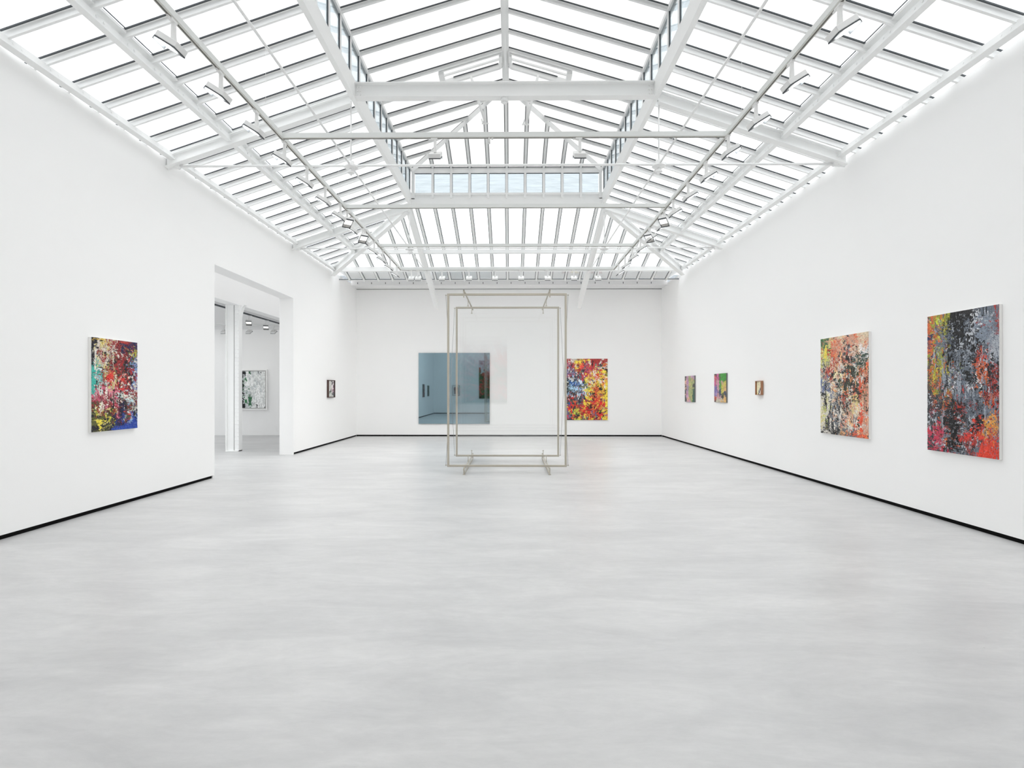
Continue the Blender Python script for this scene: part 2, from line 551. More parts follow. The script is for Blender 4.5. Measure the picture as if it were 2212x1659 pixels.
# lantern ------------------------------------------------------------------
LE, LR = 5.36, 6.02                  # eave and ridge (above camera height)
LS = (LR - LE) / (HIN - 0.06)
def Zl(h): return CAM_H + LE + LS * (HIN - h)
LB = 0.462
LY = [7.71 + LB * k for k in range(-17, 11)]
YAP = YE - 0.06 - HIN                # ridge end
def lantern_roof(name, sgn):
    root = struct(empty(name))
    P = lambda h, y: (XC + sgn * h, y, Zl(h))
    hip = lambda y: 0.0 if y <= YAP else y - YAP
    for y in LY:
        if y > YE - 0.2: continue
        h0 = max(0.05, hip(y) + 0.02)
        glazing_bar(root, P(h0, y), P(HIN + 0.03, y), (0, 1, 0), hgt=0.06)
    ed = [YR] + [y for y in LY if YR < y < YE - 0.1] + [YE - 0.06]
    for a, b in zip(ed[:-1], ed[1:]):
        pts = [P(HIN + 0.1, a), P(hip(a), a)]
        if a < YAP < b: pts.append(P(0, YAP))
        pts += [P(hip(b), b), P(HIN + 0.1, b)]
        MB().poly_slab(pts, 0.008, (0, 0, 1)).build('glass_pane', M['lglass'], root)
    # opening vent next to the ridge
    y0 = [y for y in LY if y > 8.9][0]
    for (ya, yb) in ((y0 + 0.07, y0 + LB - 0.06),):
        v = MB()
        v.bar(P(0.09, ya), P(0.09, yb), 0.05, -0.10, -0.01, side=(1, 0, 0))
        v.bar(P(1.14, ya), P(1.14, yb), 0.09, -0.10, -0.01, side=(1, 0, 0))
        v.bar(P(0.09, ya), P(1.14, ya), 0.03, -0.055, -0.015, side=(0, 1, 0))
        v.bar(P(0.09, yb), P(1.14, yb), 0.05, -0.10, -0.01, side=(0, 1, 0))
        v.bar(P(0.09, ya + 0.12), P(1.14, ya + 0.12), 0.03, -0.07, -0.04, side=(0, 1, 0))
        vo = v.build('vent_sash', M['steel'], root)
        g = MB()
        g.bar(P(0.13, yb - 0.04), P(0.95, yb - 0.04), 0.01, -0.03, -0.012, side=(0, 1, 0))
        g.build('gasket', M['gasket'], vo)
    return root
lantern_roof('window_4', -1)
lantern_roof('window_5', 1)

def lantern_end():
    root = struct(empty('window_6'))
    yo = YE - 0.06
    PE = lambda x, y: (x, y, Zl(HIN - (yo - y) if False else (y - YAP)))
    xs = [XC + BS * j for j in range(-5, 6)]
    for x in xs:
        h = abs(x - XC)
        if h > HIN - 0.1: continue
        glazing_bar(root, PE(x, YAP + max(h, 0.03) + 0.02), PE(x, yo + 0.03), (1, 0, 0), hgt=0.06)
    ed = [XC - HIN] + [x for x in xs if abs(x - XC) < HIN - 0.1] + [XC + HIN]
    for a, b in zip(ed[:-1], ed[1:]):
        pts = [PE(a, yo + 0.04), PE(a, YAP + abs(a - XC))]
        pts += [PE(b, YAP + abs(b - XC)), PE(b, yo + 0.04)]
        MB().poly_slab(pts, 0.008, (0, 0, 1)).build('glass_pane', M['lglass'], root)
    MB().box(XC - HIN, XC + HIN, yo - 0.04, yo - 0.028, CAM_H + LE - 0.005, CAM_H + LE + 0.008).build('gasket', M['gasket'], root)
    for s in (-1, 1):
        b = MB()
        p = (XC + s * HIN, yo, Zl(HIN)); q = (XC + s * 0.02, YAP, Zl(0.02))
        side = Vector((1, s, 0)).normalized()
        b.bar(p, q, 0.13, -0.025, -0.001, side=side)
        b.bar(p, q, 0.05, -0.115, -0.025, side=side)
        hb = b.build('hip_bar', M['steel'], root)
        g = MB()
        o = side * (-0.075)
        g.bar(Vector(p) + o, Vector(q) + o, 0.011, -0.012, -0.001, side=side)
        g.build('gasket', M['gasket'], hb)
    return root
lantern_end()

rb = MB()
rb.box(XC - 0.062, XC + 0.062, YR, YAP + 0.03, CAM_H + LR - 0.045, CAM_H + LR + 0.03)
rb.box(XC - 0.022, XC + 0.022, YR, YAP + 0.03, CAM_H + LR - 0.13, CAM_H + LR - 0.045)
tag(rb.build('ridge_beam', M['steel']), 'white ridge bar along the top of the raised roof lantern', 'beam')

# upright glazing of the lantern: two long sides and the far end
ZB0, ZB1 = CAM_H + 4.47, CAM_H + 4.70       # lantern beams
def lantern_side(name, sgn):
    root = struct(empty(name))
    x = XC + sgn * (HIN + 0.035)
    z0, z1 = ZB1 + 0.055, CAM_H + LE - 0.07
    MB().box(x - 0.03, x + 0.03, YR, YE - 0.06, ZB1, z0).build('sill_rail', M['steel'], root)
    MB().box(x - 0.035, x + 0.035, YR, YE - 0.03, z1, CAM_H + LE + 0.0).build('head_rail', M['steel'], root)
    ys = [y for y in LY if y < YE - 0.15]
    first = None
    for y in ys:
        b = MB().box(x - 0.013, x + 0.013, y + 0.005, y + 0.085, z0, z1)
        po = b.build('window_post', M['steel'], root)
        g = MB()
        g.box(x - sgn * 0.006, x - sgn * 0.016, y - 0.012, y + 0.004, z0, z1)
        g.build('gasket', M['gasket'], po)
    ed = [YR] + ys + [YE - 0.06]
    for a, b in zip(ed[:-1], ed[1:]):
        MB().box(x - 0.004, x + 0.004, a, b, z0, z1).build('glass_pane', M['lside'], root)
    return root
lantern_side('window_7', -1)
lantern_side('window_9', 1)

def lantern_end_upright():
    root = struct(empty('window_10'))
    y = YE - 0.06
    z0, z1 = CAM_H + 4.755, CAM_H + LE - 0.135
    x0, x1 = XC - HIN, XC + HIN
    MB().box(x0, x1, y - 0.03, y + 0.03, z0 - 0.05, z0).build('sill_rail', M['steel'], root)
    MB().box(x0, x1, y + 0.0, y + 0.03, CAM_H + 4.60, z0 - 0.05).build('sill_board', M['steel'], root)
    MB().box(x0, x1, y - 0.035, y + 0.03, z1, CAM_H + LE - 0.06).build('head_rail', M['steel'], root)
    MB().box(x0, x1, y - 0.02, y + 0.03, CAM_H + LE - 0.06, CAM_H + LE).build('eave_rail', M['steel'], root)
    xs = [XC + BS * j for j in range(-4, 5)]
    for x in xs:
        b = MB().box(x - 0.026, x + 0.026, y - 0.055, y + 0.02, CAM_H + 4.62, CAM_H + LE - 0.02)
        po = b.build('window_post', M['steel'], root)
        g = MB()
        for s in (-1, 1):
            g.box(x + s * 0.027, x + s * 0.034, y - 0.012, y - 0.004, z0, z1)
        g.build('gasket', M['gasket'], po)
    for s in (-1, 1):
        xx = XC + s * (HIN - 0.035)
        MB().box(xx - 0.035, xx + 0.035, y - 0.04, y + 0.02, CAM_H + 4.6, CAM_H + LE).build('corner_post', M['steel'], root)
    ed = [x0 + 0.05] + xs + [x1 - 0.05]
    for a, b in zip(ed[:-1], ed[1:]):
        MB().box(a + 0.03, b - 0.03, y - 0.004, y + 0.004, z0, z1).build('glass_pane', M['lside'], root)
    MB().box(x0, x1, y - 0.014, y - 0.004, z1 - 0.012, z1).build('gasket', M['gasket'], root)
    return root
lantern_end_upright()

# ------------------------------------------------------------------ roof steel
def bolts(parent, pts, axis, r=0.012, l=0.012):
    a = Vector(axis)
    first = MB().cyl((0, 0, 0), a * l, r, n=8).build('bolt', M['steel'], parent, loc=pts[0])
    for p in pts[1:]:
        c = first.copy(); C.objects.link(c); c.parent = parent; c.location = p

for s, nm in ((-1, 'left'), (1, 'right')):
    b = MB().box(XC + s * HIN, XC + s * HOUT, YR, YE, ZB0, ZB1)
    o = tag(b.build('lantern_beam', M['steel']), f'long white box beam under the {nm} side of the roof lantern', 'beam', 'beams that carry the lantern')
b = MB().box(XC - HIN, XC + HIN, YE - 0.10, YE, ZB0, CAM_H + 4.62)
o = tag(b.build('lantern_beam', M['steel']), 'short white beam under the far end of the roof lantern', 'beam', 'beams that carry the lantern')
bolts(o, [(XC - 2.1 + 0.42 * k, YE - 0.10, ZB0 + 0.08) for k in range(11)], (0, -1, 0), 0.009, 0.006)

TY = (7.93, 12.55)                  # the two trusses in view
RD = 0.17
# tie beam across the lantern
b = MB().ibeam((XC - HIN, TY[0], CAM_H + 4.705), (XC + HIN, TY[0], CAM_H + 4.705), 0.13, 0.225, tf=0.016)
o = b.build('tie_beam', M['steel'])
tag(o, 'white steel joist spanning the lantern opening below the ridge', 'beam')
bolts(o, [(XC + s * (HIN - 0.03 - d), TY[0] - 0.006, CAM_H + z) for s in (-1, 1) for d in (0, 0.04) for z in (4.54, 4.60, 4.66)], (0, -1, 0), 0.011, 0.014)
b = MB().cyl((XC + 0.0, TY[0], CAM_H + 4.48), (XC + 0.0, TY[0], CAM_H + 4.42), 0.055, 0.055, 16)
b.cyl((XC, TY[0], CAM_H + 4.42), (XC, TY[0], CAM_H + 4.405), 0.036, 0.036, 16)
b.build('pipe_socket', M['steel'], o)

def rafter(sgn, y, label):
    p = (XC + sgn * HOUT, y, Zg(HOUT) - 0.075); q = (XC + sgn * 5.19, y, Zg(5.19) - 0.075)
    b = MB().ibeam(p, q, 0.12, RD, side=(0, 1, 0))
    o = tag(b.build('rafter', M['steel']), label, 'beam', 'rafters on the side slopes')
    g = MB()
    h0, h1 = 5.0, 5.2
    x0, x1 = XC + sgn * h0, XC + sgn * h1
    g.poly_slab([(x0, y + 0.03, CAM_H + 3.44), (x1, y + 0.03, CAM_H + 3.42), (x1, y + 0.03, CAM_H + 3.60), (x0, y + 0.03, CAM_H + 3.56)], 0.016, (0, 1, 0))
    g.build('gusset_plate', M['steel'], o)
    return o
rafter(-1, TY[0], 'white steel rafter on the left slope, the one nearer the viewer')
rafter(1, TY[0], 'white steel rafter on the right slope, the one nearer the viewer')
rafter(-1, TY[1], 'white steel rafter on the left slope, level with the lantern end')
rafter(1, TY[1], 'white steel rafter on the right slope, level with the lantern end')
for s, nm in ((-1, 'left'), (1, 'right')):
    x = XC + s * (HOUT + 0.02)
    y1 = 17.3
    b = MB().ibeam((x, YE + 0.02, Zg(HOUT) - 0.075), (x, y1, Zg(y1 - EOFF) - 0.075), 0.13, RD + 0.02, side=(1, 0, 0))
    tag(b.build('rafter', M['steel']), f'white rafter running down the far slope towards the back wall, {nm} of the two', 'beam', 'rafters on the far slope')
    b = MB().ibeam((XC + s * 2.40, 2.40 + EOFF, Zg(2.40) - 0.07), (XC + s * 5.17, 5.17 + EOFF, Zg(5.17) - 0.07), 0.13, RD + 0.03, side=Vector((1, -s, 0)).normalized())
    tag(b.build('hip_rafter', M['steel']), f'white hip rafter slanting from the lantern to the {nm} wall', 'beam', 'hip rafters')
# purlins
def purlin(p, q, side, w, h0, h1, label, group, pitch, inward, name='purlin'):
    b = MB()
    b.bar(p, q, w, h0, h0 + 0.014, side=side)
    b.bar(p, q, w * 0.72, h0 + 0.014, h1, side=side)
    o = tag(b.build(name, M['steel']), label, 'beam', group)
    return o
for s, nm, ph in ((-1, 'left', 5.735), (1, 'right', 5.602)):
    x = XC + s * 5.11
    o = purlin((x, YR, CAM_H + 3.56), (x, 5.15 + EOFF, CAM_H + 3.56), (1, 0, 0), 0.105, 0.0, 0.085,
               f'white eaves beam running along the top of the {nm} wall', 'eaves beams', BS, -s, 'eaves_beam')
    xi = XC + s * (5.11 - 0.03)
    pts = []
    y = ph - 2 * BS
    while y < 15:
        pts += [(xi, y + 0.05, CAM_H + 3.61), (xi, y + 0.15, CAM_H + 3.61)]
        y += BS
    bolts(o, pts, (-s, 0, 0), 0.013, 0.012)
    h = 4.235
    x = XC + s * h
    zt = Zg(h) - 0.07
    o = purlin((x, YR, zt), (x, h + EOFF, zt), (1, 0, 0), 0.085, -0.085, 0.0,
               f'white purlin running half way up the {nm} glazed slope', 'middle purlins', BS, -s)
    pts = []
    y = ph - 2 * BS
    while y < 14:
        pts += [(x - s * 0.028, y + 0.05, zt - 0.035), (x - s * 0.028, y + 0.15, zt - 0.035)]
        y += BS
    bolts(o, pts, (-s, 0, 0), 0.013, 0.012)
for h, nm, z0 in ((4.235, 'middle', None), (5.11, 'eaves', 3.56)):
    y = h + EOFF
    if z0 is None:
        purlin((XC - h, y, Zg(h) - 0.07), (XC + h, y, Zg(h) - 0.07), (0, 1, 0), 0.10, -0.105, 0.0,
               'white purlin crossing the middle of the far glazed slope', 'middle purlins', 0, 0)
    else:
        purlin((XC - h, y, CAM_H + z0), (XC + h, y, CAM_H + z0), (0, 1, 0), 0.105, -0.03, 0.095,
               'white eaves beam crossing the foot of the far glazed slope', 'eaves beams', 0, 0, 'eaves_beam')

# rods and hubs
RZ = CAM_H + 3.475
HUB = 2.366
for i, y in enumerate(TY):
    nm = ('nearer to the viewer', 'at the far end of the lantern')[i]
    b = MB().cyl((XC - 5.10, y + 0.04, RZ), (XC + 5.10, y + 0.04, RZ), 0.018, n=10)
    o = tag(b.build('tie_rod', M['steel']), f'thin white tie rod stretched from wall to wall, {nm}', 'rod', 'cross tie rods')
    for s in (-1, 1):
        MB().cyl((XC + s * 5.05, y - 0.0, RZ), (XC + s * 5.05, y + 0.08, RZ), 0.035, n=12).build('rod_end', M['steel'], o)
    for s in (-1, 1):
        sd = 'left' if s < 0 else 'right'
        x = XC + s * HUB
        b = MB().cyl((x, y + 0.04, RZ + 0.03), (x, y + 0.04, ZB0), 0.013, n=8)
        tag(b.build('hanger_rod', M['steel']), f'thin upright white rod under the {sd} lantern beam, {nm}', 'rod', 'upright hanger rods')
        hb = empty('rod_hub', (x, y + 0.04, RZ), 0, f'round white steel hub where rods meet, {sd} side, {nm}', 'rod hub', 'rod hubs')
        MB().lathe((0, 0, 0), [(0.05, 0.06), (0.055, 0.0), (0.10, -0.005), (0.105, -0.03), (0.09, -0.04), (0.035, -0.05)][::-1], 28).build('hub_disc', M['steel'], hb)
        MB().lathe((0, 0, 0), [(0.006, -0.155), (0.022, -0.135), (0.03, -0.12), (0.055, -0.115), (0.05, -0.095), (0.02, -0.05)], 20).build('finial', M['steel'], hb)
for s in (-1, 1):
    sd = 'left' if s < 0 else 'right'
    x = XC + s * HUB
    ys = [YR, TY[0] + 0.04, TY[1] + 0.04, 15.25]
    for a, b_, nm in ((ys[0], ys[1], 'from above the viewer to the first hub'), (ys[1], ys[2], 'between the two hubs'), (ys[2], ys[3], 'from the far hub to the far slope')):
        b = MB().cyl((x, a, RZ - 0.005), (x, b_, RZ - 0.005), 0.015, n=8)
        tag(b.build('brace_rod', M['steel']), f'thin white rod running lengthwise on the {sd}, {nm}', 'rod', 'lengthwise rods')

# window openers hanging from the two vents
for s, px, pz, qx, qz, sd in ((-1, -0.72, 5.73, -0.455, 4.88, 'left'), (1, 0.50, 5.75, 0.28, 4.86, 'right')):
    r = empty('window_opener', (px, 9.45, CAM_H + pz), 0, f'slim white chain opener slanting down from the {sd} roof vent', 'window opener', 'window openers')
    d = Vector((qx - px, 0, qz - pz))
    MB().cyl((0, 0, 0), d, 0.022, 0.026, 10).build('opener_tube', M['steel'], r)
    MB().cyl(d * 0.9 + Vector((-0.05, 0, 0)), d * 1.0 + Vector((-0.05, 0, 0)), 0.012, n=8).build('motor_clip', M['steel'], r)
    MB().cyl(d * 1.0 + Vector((-0.07, 0, 0)), d * 1.0 + Vector((0.05, 0, 0)), 0.014, n=8).build('end_bracket', M['steel'], r)

# ------------------------------------------------------------------ lighting tracks
TZ0, TZ1 = CAM_H + 3.243, CAM_H + 3.303
TX = 2.847
def track(p, q, side, label, group, wires=()):
    e = MB()
    e.bar(p, q, 0.052, 0.0, 0.06, side=side)
    o = tag(e.build('lighting_track', M['track']), label, 'lighting track', group)
    MB().bar(p, q, 0.034, -0.006, 0.0, side=side).build('track_edge', M['trackedge'], o)
    MB().bar(p, q, 0.015, -0.0085, -0.006, side=side).build('track_slot', M['slot'], o)
    for (x, y, z) in wires:
        MB().cyl((x, y, TZ1), (x, y, z), 0.0022, n=6).build('hanging_wire', M['steel'], o)
    return o
CY = (6.63, 9.17, 11.63, 13.88)
for s in (-1, 1):
    sd = 'left' if s < 0 else 'right'
    x = XC + s * TX
    ws = [(x, y, Zg(TX) - 0.05) for y in (1.2, 3.8, 6.2, 8.85, 11.35)]
    track((x, YR + 0.2, TZ0), (x, CY[3], TZ0), (1, 0, 0), f'long grey lighting track hanging lengthwise under the {sd} slope', 'lengthwise lighting tracks', ws)
for y, nm in zip(CY, ('nearest of the four', 'in front of the lantern end', 'third from the viewer', 'farthest, above the back wall')):
    track((XC - TX + 0.026, y, TZ0), (XC + TX - 0.026, y, TZ0), (0, 1, 0), f'grey lighting track crossing the room, {nm}', 'crosswise lighting tracks')

# flood light prototype: the head faces local -X and down
def make_flood(stem=0.165):
    root = empty('flood_light')
    MB().box(-0.018, 0.018, -0.055, 0.03, -0.03, -0.008).build('track_adapter', M['lampbody'], root, bevel=0.003)
    MB().cyl((0, -0.05, -0.02), (0, -0.085, -0.02), 0.011, n=10).build('lock_knob', M['lampbody'], root)
    b = MB()
    b.prof((0, -0.016, 0), (0, 0.016, 0), [(-0.014, -0.02), (0.014, -0.02), (0.020, -stem - 0.03), (-0.020, -stem - 0.03)], side=(1, 0, 0))
    b.build('stem', M['lampbody'], root, bevel=0.002)
    T = math.radians(32)
    ex = Vector((math.cos(T), 0, -math.sin(T)))       # along the head, to its low end
    en = Vector((-math.sin(T), 0, -math.cos(T)))      # the way it shines
    c = Vector((-0.018, 0, -stem - 0.045))
    L, W, H = 0.205, 0.15, 0.052
    def P(a, y, n): return c + ex * a + en * n + Vector((0, y, 0))
    def slab(a0, a1, y0, y1, n0, n1, m=None):
        m = m or MB()
        vs = [P(a, y, n) for n in (n0, n1) for (a, y) in ((a0, y0), (a1, y0), (a1, y1), (a0, y1))]
        return m._add(vs, [(0, 3, 2, 1), (4, 5, 6, 7), (0, 1, 5, 4), (1, 2, 6, 5), (2, 3, 7, 6), (3, 0, 4, 7)])
    hd = slab(-L / 2, L / 2, -W / 2, W / 2, -H / 2, H / 2).build('lamp_head', M['lampbody'], root, bevel=0.005)
    rim = MB()
    for (a0, a1, y0, y1) in ((-L / 2, L / 2, -W / 2, -W / 2 + 0.007), (-L / 2, L / 2, W / 2 - 0.007, W / 2), (-L / 2, -L / 2 + 0.007, -W / 2 + 0.007, W / 2 - 0.007), (L / 2 - 0.007, L / 2, -W / 2 + 0.007, W / 2 - 0.007)):
        slab(a0, a1, y0, y1, H / 2, H / 2 + 0.011, rim)
    rim.build('rim', M['gasket'], hd)
    slab(-L / 2 - 0.001, -L / 2 + 0.006, -W / 2, W / 2, H / 2 + 0.011, H / 2 + 0.034).build('added_visor', M['gasket'], hd)  # added to keep lamp light off the wall top and eaves
    slab(-L / 2 + 0.008, 0.028, -W / 2 + 0.008, W / 2 - 0.008, H / 2 + 0.0005, H / 2 + 0.003).build('lens', M['lampface'], hd)
    slab(0.028, L / 2 - 0.008, -W / 2 + 0.008, W / 2 - 0.008, H / 2 + 0.0005, H / 2 + 0.003).build('reflector', M['reflector'], hd)
    return root
proto = make_flood()
used = [False]
def flood(x, y, z, rz, label, group, strong=False):
    o = proto if not used[0] else copy_tree(proto)
    used[0] = True
    o.location = (x, y, z); o.rotation_euler = (0, 0, rz)
    tag(o, label, 'flood light', group)
    if strong:
        for c in o.children_recursive:
            if c.name.startswith('lens'):
                c.material_slots[0].link = 'OBJECT'; c.material_slots[0].material = M['lampface_strong'] if strong is True else M['lampface_' + strong]
    return o
order = ['nearest', 'second', 'third', 'fourth', 'fifth', 'sixth', 'seventh', 'eighth', 'ninth', 'tenth', 'eleventh', 'twelfth', 'farthest']
for s, sd in ((-1, 'left'), (1, 'right')):
    for k in range(13):
        y = (4.5 if s < 0 else 4.36) + 0.74 * k
        flood(XC + s * TX, y, TZ0, 0 if s < 0 else PI, f'white flood light on the {sd} track, {order[k]} of those aimed at the {sd} wall', f'flood lights aimed at the {sd} wall')
    for y, nm in ((9.30, 'nearer'), (10.27, 'farther')):
        flood(XC + s * TX, y, TZ0, math.radians(128) if s < 0 else math.radians(52), f'flood light on the {sd} track with glowing face to the viewer, {nm} of two', 'flood lights facing the viewer', 'soft')
flood(-0.966, CY[0], TZ0, -PI / 2, 'white flood light under the nearest cross track, on its left', 'flood lights on the nearest cross track')
flood(0.884, CY[0], TZ0, -PI / 2, 'white flood light under the nearest cross track, on its right', 'flood lights on the nearest cross track')
DX = (-2.66, -2.48, -1.84, -1.114, -0.42, 0.281, 0.99, 1.695, 2.34)
for k, x in enumerate(DX):
    flood(x, CY[3], TZ0, -PI / 2, f'small white flood light on the farthest cross track, {["leftmost","second from the left","third from the left","fourth from the left","middle one","fourth from the right","third from the right","second from the right","rightmost"][k]}', 'flood lights above the back wall', True)
e = empty('sensor', (-0.275, CY[0], TZ0), 0, 'tiny white cylinder sensor under the nearest cross track', 'sensor')
MB().cyl((0, 0, -0.005), (0, 0, -0.075), 0.015, n=12).build('body', M['lampbody'], e)
MB().cyl((0.04, 0, -0.002), (0.04, 0, -0.022), 0.014, n=12).build('adapter', M['lampbody'], e)

# ------------------------------------------------------------------ paintings
def vnoise(rng, nx, ny, cx, cy):
    """smooth value noise on an ny x nx grid with about cx x cy cells"""
    cx = max(2, int(cx)); cy = max(2, int(cy))
    g = rng.random((cy + 2, cx + 2))
    xs = np.linspace(0, cx, nx, endpoint=False) + rng.random() * 0.9
    ys = np.linspace(0, cy, ny, endpoint=False) + rng.random() * 0.9
    xi = xs.astype(int); yi = ys.astype(int)
    xf = xs - xi; yf = ys - yi
    xf = xf * xf * (3 - 2 * xf); yf = yf * yf * (3 - 2 * yf)
    a = g[yi][:, xi]; b = g[yi][:, xi + 1]; c = g[yi + 1][:, xi]; d = g[yi + 1][:, xi + 1]
    return (a * (1 - xf) + b * xf) * (1 - yf)[:, None] + (c * (1 - xf) + d * xf) * yf[:, None]

def fbm(rng, nx, ny, cx, cy, octv=3, gain=0.55):
    t = 0; s = 0; a = 1.0
    for _ in range(octv):
        if s > 0 and cx > nx / 1.5 and cy > ny / 1.5: break
        t = t + a * vnoise(rng, nx, ny, min(cx, nx / 1.5), min(cy, ny / 1.5)); s += a
        a *= gain; cx *= 2; cy *= 2
    t = t / s
    r = t.ravel().argsort().argsort().reshape(t.shape) / t.size      # flat histogram
    return r

def make_paint(nx, ny, seed, rows, pal, specks, strokes, fine=60, aniso=(1.0, 1.0), mix=0.45, warp=0.05, drag=(0.0, 0.0)):
    """layers of scraped paint: broad colour areas, broken edges, specks, strokes, then squeegee drags"""
    rng = np.random.default_rng(seed)
    R = len(rows); K = len(rows[0].split())
    grid = np.zeros((R, K, 3))
    for i, r in enumerate(rows):
        for j, ch in enumerate(r.split()):
            grid[i, j] = lin(pal[ch])
    U, V = np.meshgrid((np.arange(nx) + .5) / nx, (np.arange(ny) + .5) / ny)
    asp = ny / nx
    def look(wu, wv):
        du = (fbm(rng, nx, ny, 6, 6 * asp, 4, .65) - .5) * wu
        dv = (fbm(rng, nx, ny, 6, 6 * asp, 4, .65) - .5) * wv
        j = np.clip(((U + du) * K), 0, K - 1).astype(int)
        i = np.clip(((V + dv) * R), 0, R - 1).astype(int)
        return grid[i, j]
    A = look(warp * 3, warp * 3); B = look(warp * 7, warp * 7)
    ag = fine / 3
    hi = fbm(rng, nx, ny, ag * aniso[0], ag * asp * aniso[1], 4, .75)
    img = np.where((hi < mix)[..., None], B, A)
    hgt = hi.copy()
    for (col, amount, cx, cy, (u0, u1, v0, v1)) in specks:
        m = fbm(rng, nx, ny, cx * .45, cy * .45, 4, .8)
        reg = fbm(rng, nx, ny, 5, 5 * asp, 3)
        soft = np.clip(np.minimum(np.minimum(U - u0, u1 - U), np.minimum(V - v0, v1 - V)) / 0.06 + .5, 0, 1)
        k = (m < amount * (0.15 + 1.7 * reg ** 2) * soft)
        img[k] = np.array(lin(col)) * (0.8 + 0.35 * rng.random(k.sum()))[:, None]
        hgt[k] += .6
    for (col, u, v, ru, rv, dens) in strokes:
        d = ((U - u) / ru) ** 2 + ((V - v) / rv) ** 2
        m = fbm(rng, nx, ny, fine * .3, fine * .3 * asp, 4, .7)
        k = (d + (m - .5) * 1.7 < 1) & (fbm(rng, nx, ny, fine * .6, fine * .6 * asp, 3, .8) < dens)
        img[k] = np.array(lin(col)) * (0.85 + 0.3 * rng.random(k.sum()))[:, None]
        hgt[k] += .5
    # squeegee drags: pull the wet paint along columns (v) and rows (u)
    yy, xx = np.mgrid[0:ny, 0:nx]
    for axis, amp in ((0, drag[0]), (1, drag[1])):
        if amp <= 0: continue
        if axis == 0:
            n = fbm(rng, nx, ny, nx / 2.2, 5 * asp, 2, .4); gate = fbm(rng, nx, ny, 7, 6 * asp, 2) < .5
            src = np.clip(yy - (n * amp * ny).astype(int) * gate, 0, ny - 1)
            img = img[src, xx]; hgt = hgt[src, xx]
        else:
            n = fbm(rng, nx, ny, 5, ny / 2.2, 2, .4); gate = fbm(rng, nx, ny, 7, 6 * asp, 2) < .45
            src = np.clip(xx - (n * amp * nx).astype(int) * gate, 0, nx - 1)
            img = img[yy, src]; hgt = hgt[yy, src]
    lum = img @ np.array([.25, .65, .10]); img = img * .90 + lum[..., None] * .10
    img = img * (0.80 + 0.34 * fbm(rng, nx, ny, nx / 3, ny / 3, 1))[..., None]
    return np.clip(img, 0, 1), hgt

def painting(name, origin, ux, w, h, depth, img, hgt, label, cat='painting', edge=None, relief=0.004, frame=None, group=None):
    """origin = top left corner of the painted face as the viewer sees it; ux = unit vector to the viewer's right"""
    ux = Vector(ux); nrm = Vector((ux.y, -ux.x, 0))     # towards the viewer
    root = empty(name, Vector(origin) + Vector((0, 0, -h)), 0, label, cat, group)
    o0 = Vector((0, 0, h))
    ny, nx = hgt.shape
    vs = np.zeros((ny, nx, 3))
    a = np.linspace(0, w, nx); b = np.linspace(0, h, ny)
    rel = hgt * relief
    vs[..., 0] = o0.x + ux.x * a[None, :] + nrm.x * rel
    vs[..., 1] = o0.y + ux.y * a[None, :] + nrm.y * rel
    vs[..., 2] = o0.z - b[:, None] + 0 * rel
    idx = np.arange(nx * ny).reshape(ny, nx)
    fs = np.stack([idx[:-1, :-1], idx[1:, :-1], idx[1:, 1:], idx[:-1, 1:]], -1).reshape(-1, 4)
    me = bpy.data.meshes.new('painted_face')
    me.from_pydata(vs.reshape(-1, 3).tolist(), [], fs.tolist())
    at = me.color_attributes.new('paint', 'FLOAT_COLOR', 'POINT')
    col = np.ones((ny * nx, 4)); col[:, :3] = img.reshape(-1, 3)
    at.data.foreach_set('color', col.ravel())
    me.materials.append(M['paint'])
    f = bpy.data.objects.new('painted_face', me); C.objects.link(f); f.parent = root
    # stretcher behind the face
    p = o0 + Vector((0, 0, -h / 2)) - nrm * (depth / 2 + 0.0005)
    b = MB()
    c0 = p + ux * (w / 2)
    vs = [c0 + ux * (sx_ * w / 2) + nrm * (sn * depth / 2) + Vector((0, 0, sz * h / 2)) for sz in (-1, 1) for sx_, sn in ((-1, -1), (1, -1), (1, 1), (-1, 1))]
    b._add(vs, [(0, 3, 2, 1), (4, 5, 6, 7), (0, 1, 5, 4), (1, 2, 6, 5), (2, 3, 7, 6), (3, 0, 4, 7)])
    b.build('stretcher', edge or M['canvas'], root)
    if frame:
        fm, fw, fproud, fgap = frame
        b = MB()
        def fb(a0, a1, z0, z1):
            n0, n1 = -depth, fproud
            vs = [o0 + ux * a_ + nrm * n_ + Vector((0, 0, -z_)) for z_ in (z1, z0) for a_, n_ in ((a0, n0), (a1, n0), (a1, n1), (a0, n1))]
            b._add(vs, [(0, 3, 2, 1), (4, 5, 6, 7), (0, 1, 5, 4), (1, 2, 6, 5), (2, 3, 7, 6), (3, 0, 4, 7)])
        g = fgap
        fb(-g - fw, -g, -g - fw, h + g + fw); fb(w + g, w + g + fw, -g - fw, h + g + fw)
        fb(-g, w + g, -g - fw, -g); fb(-g, w + g, h + g, h + g + fw)
        b.build('frame', fm, root)
    return root

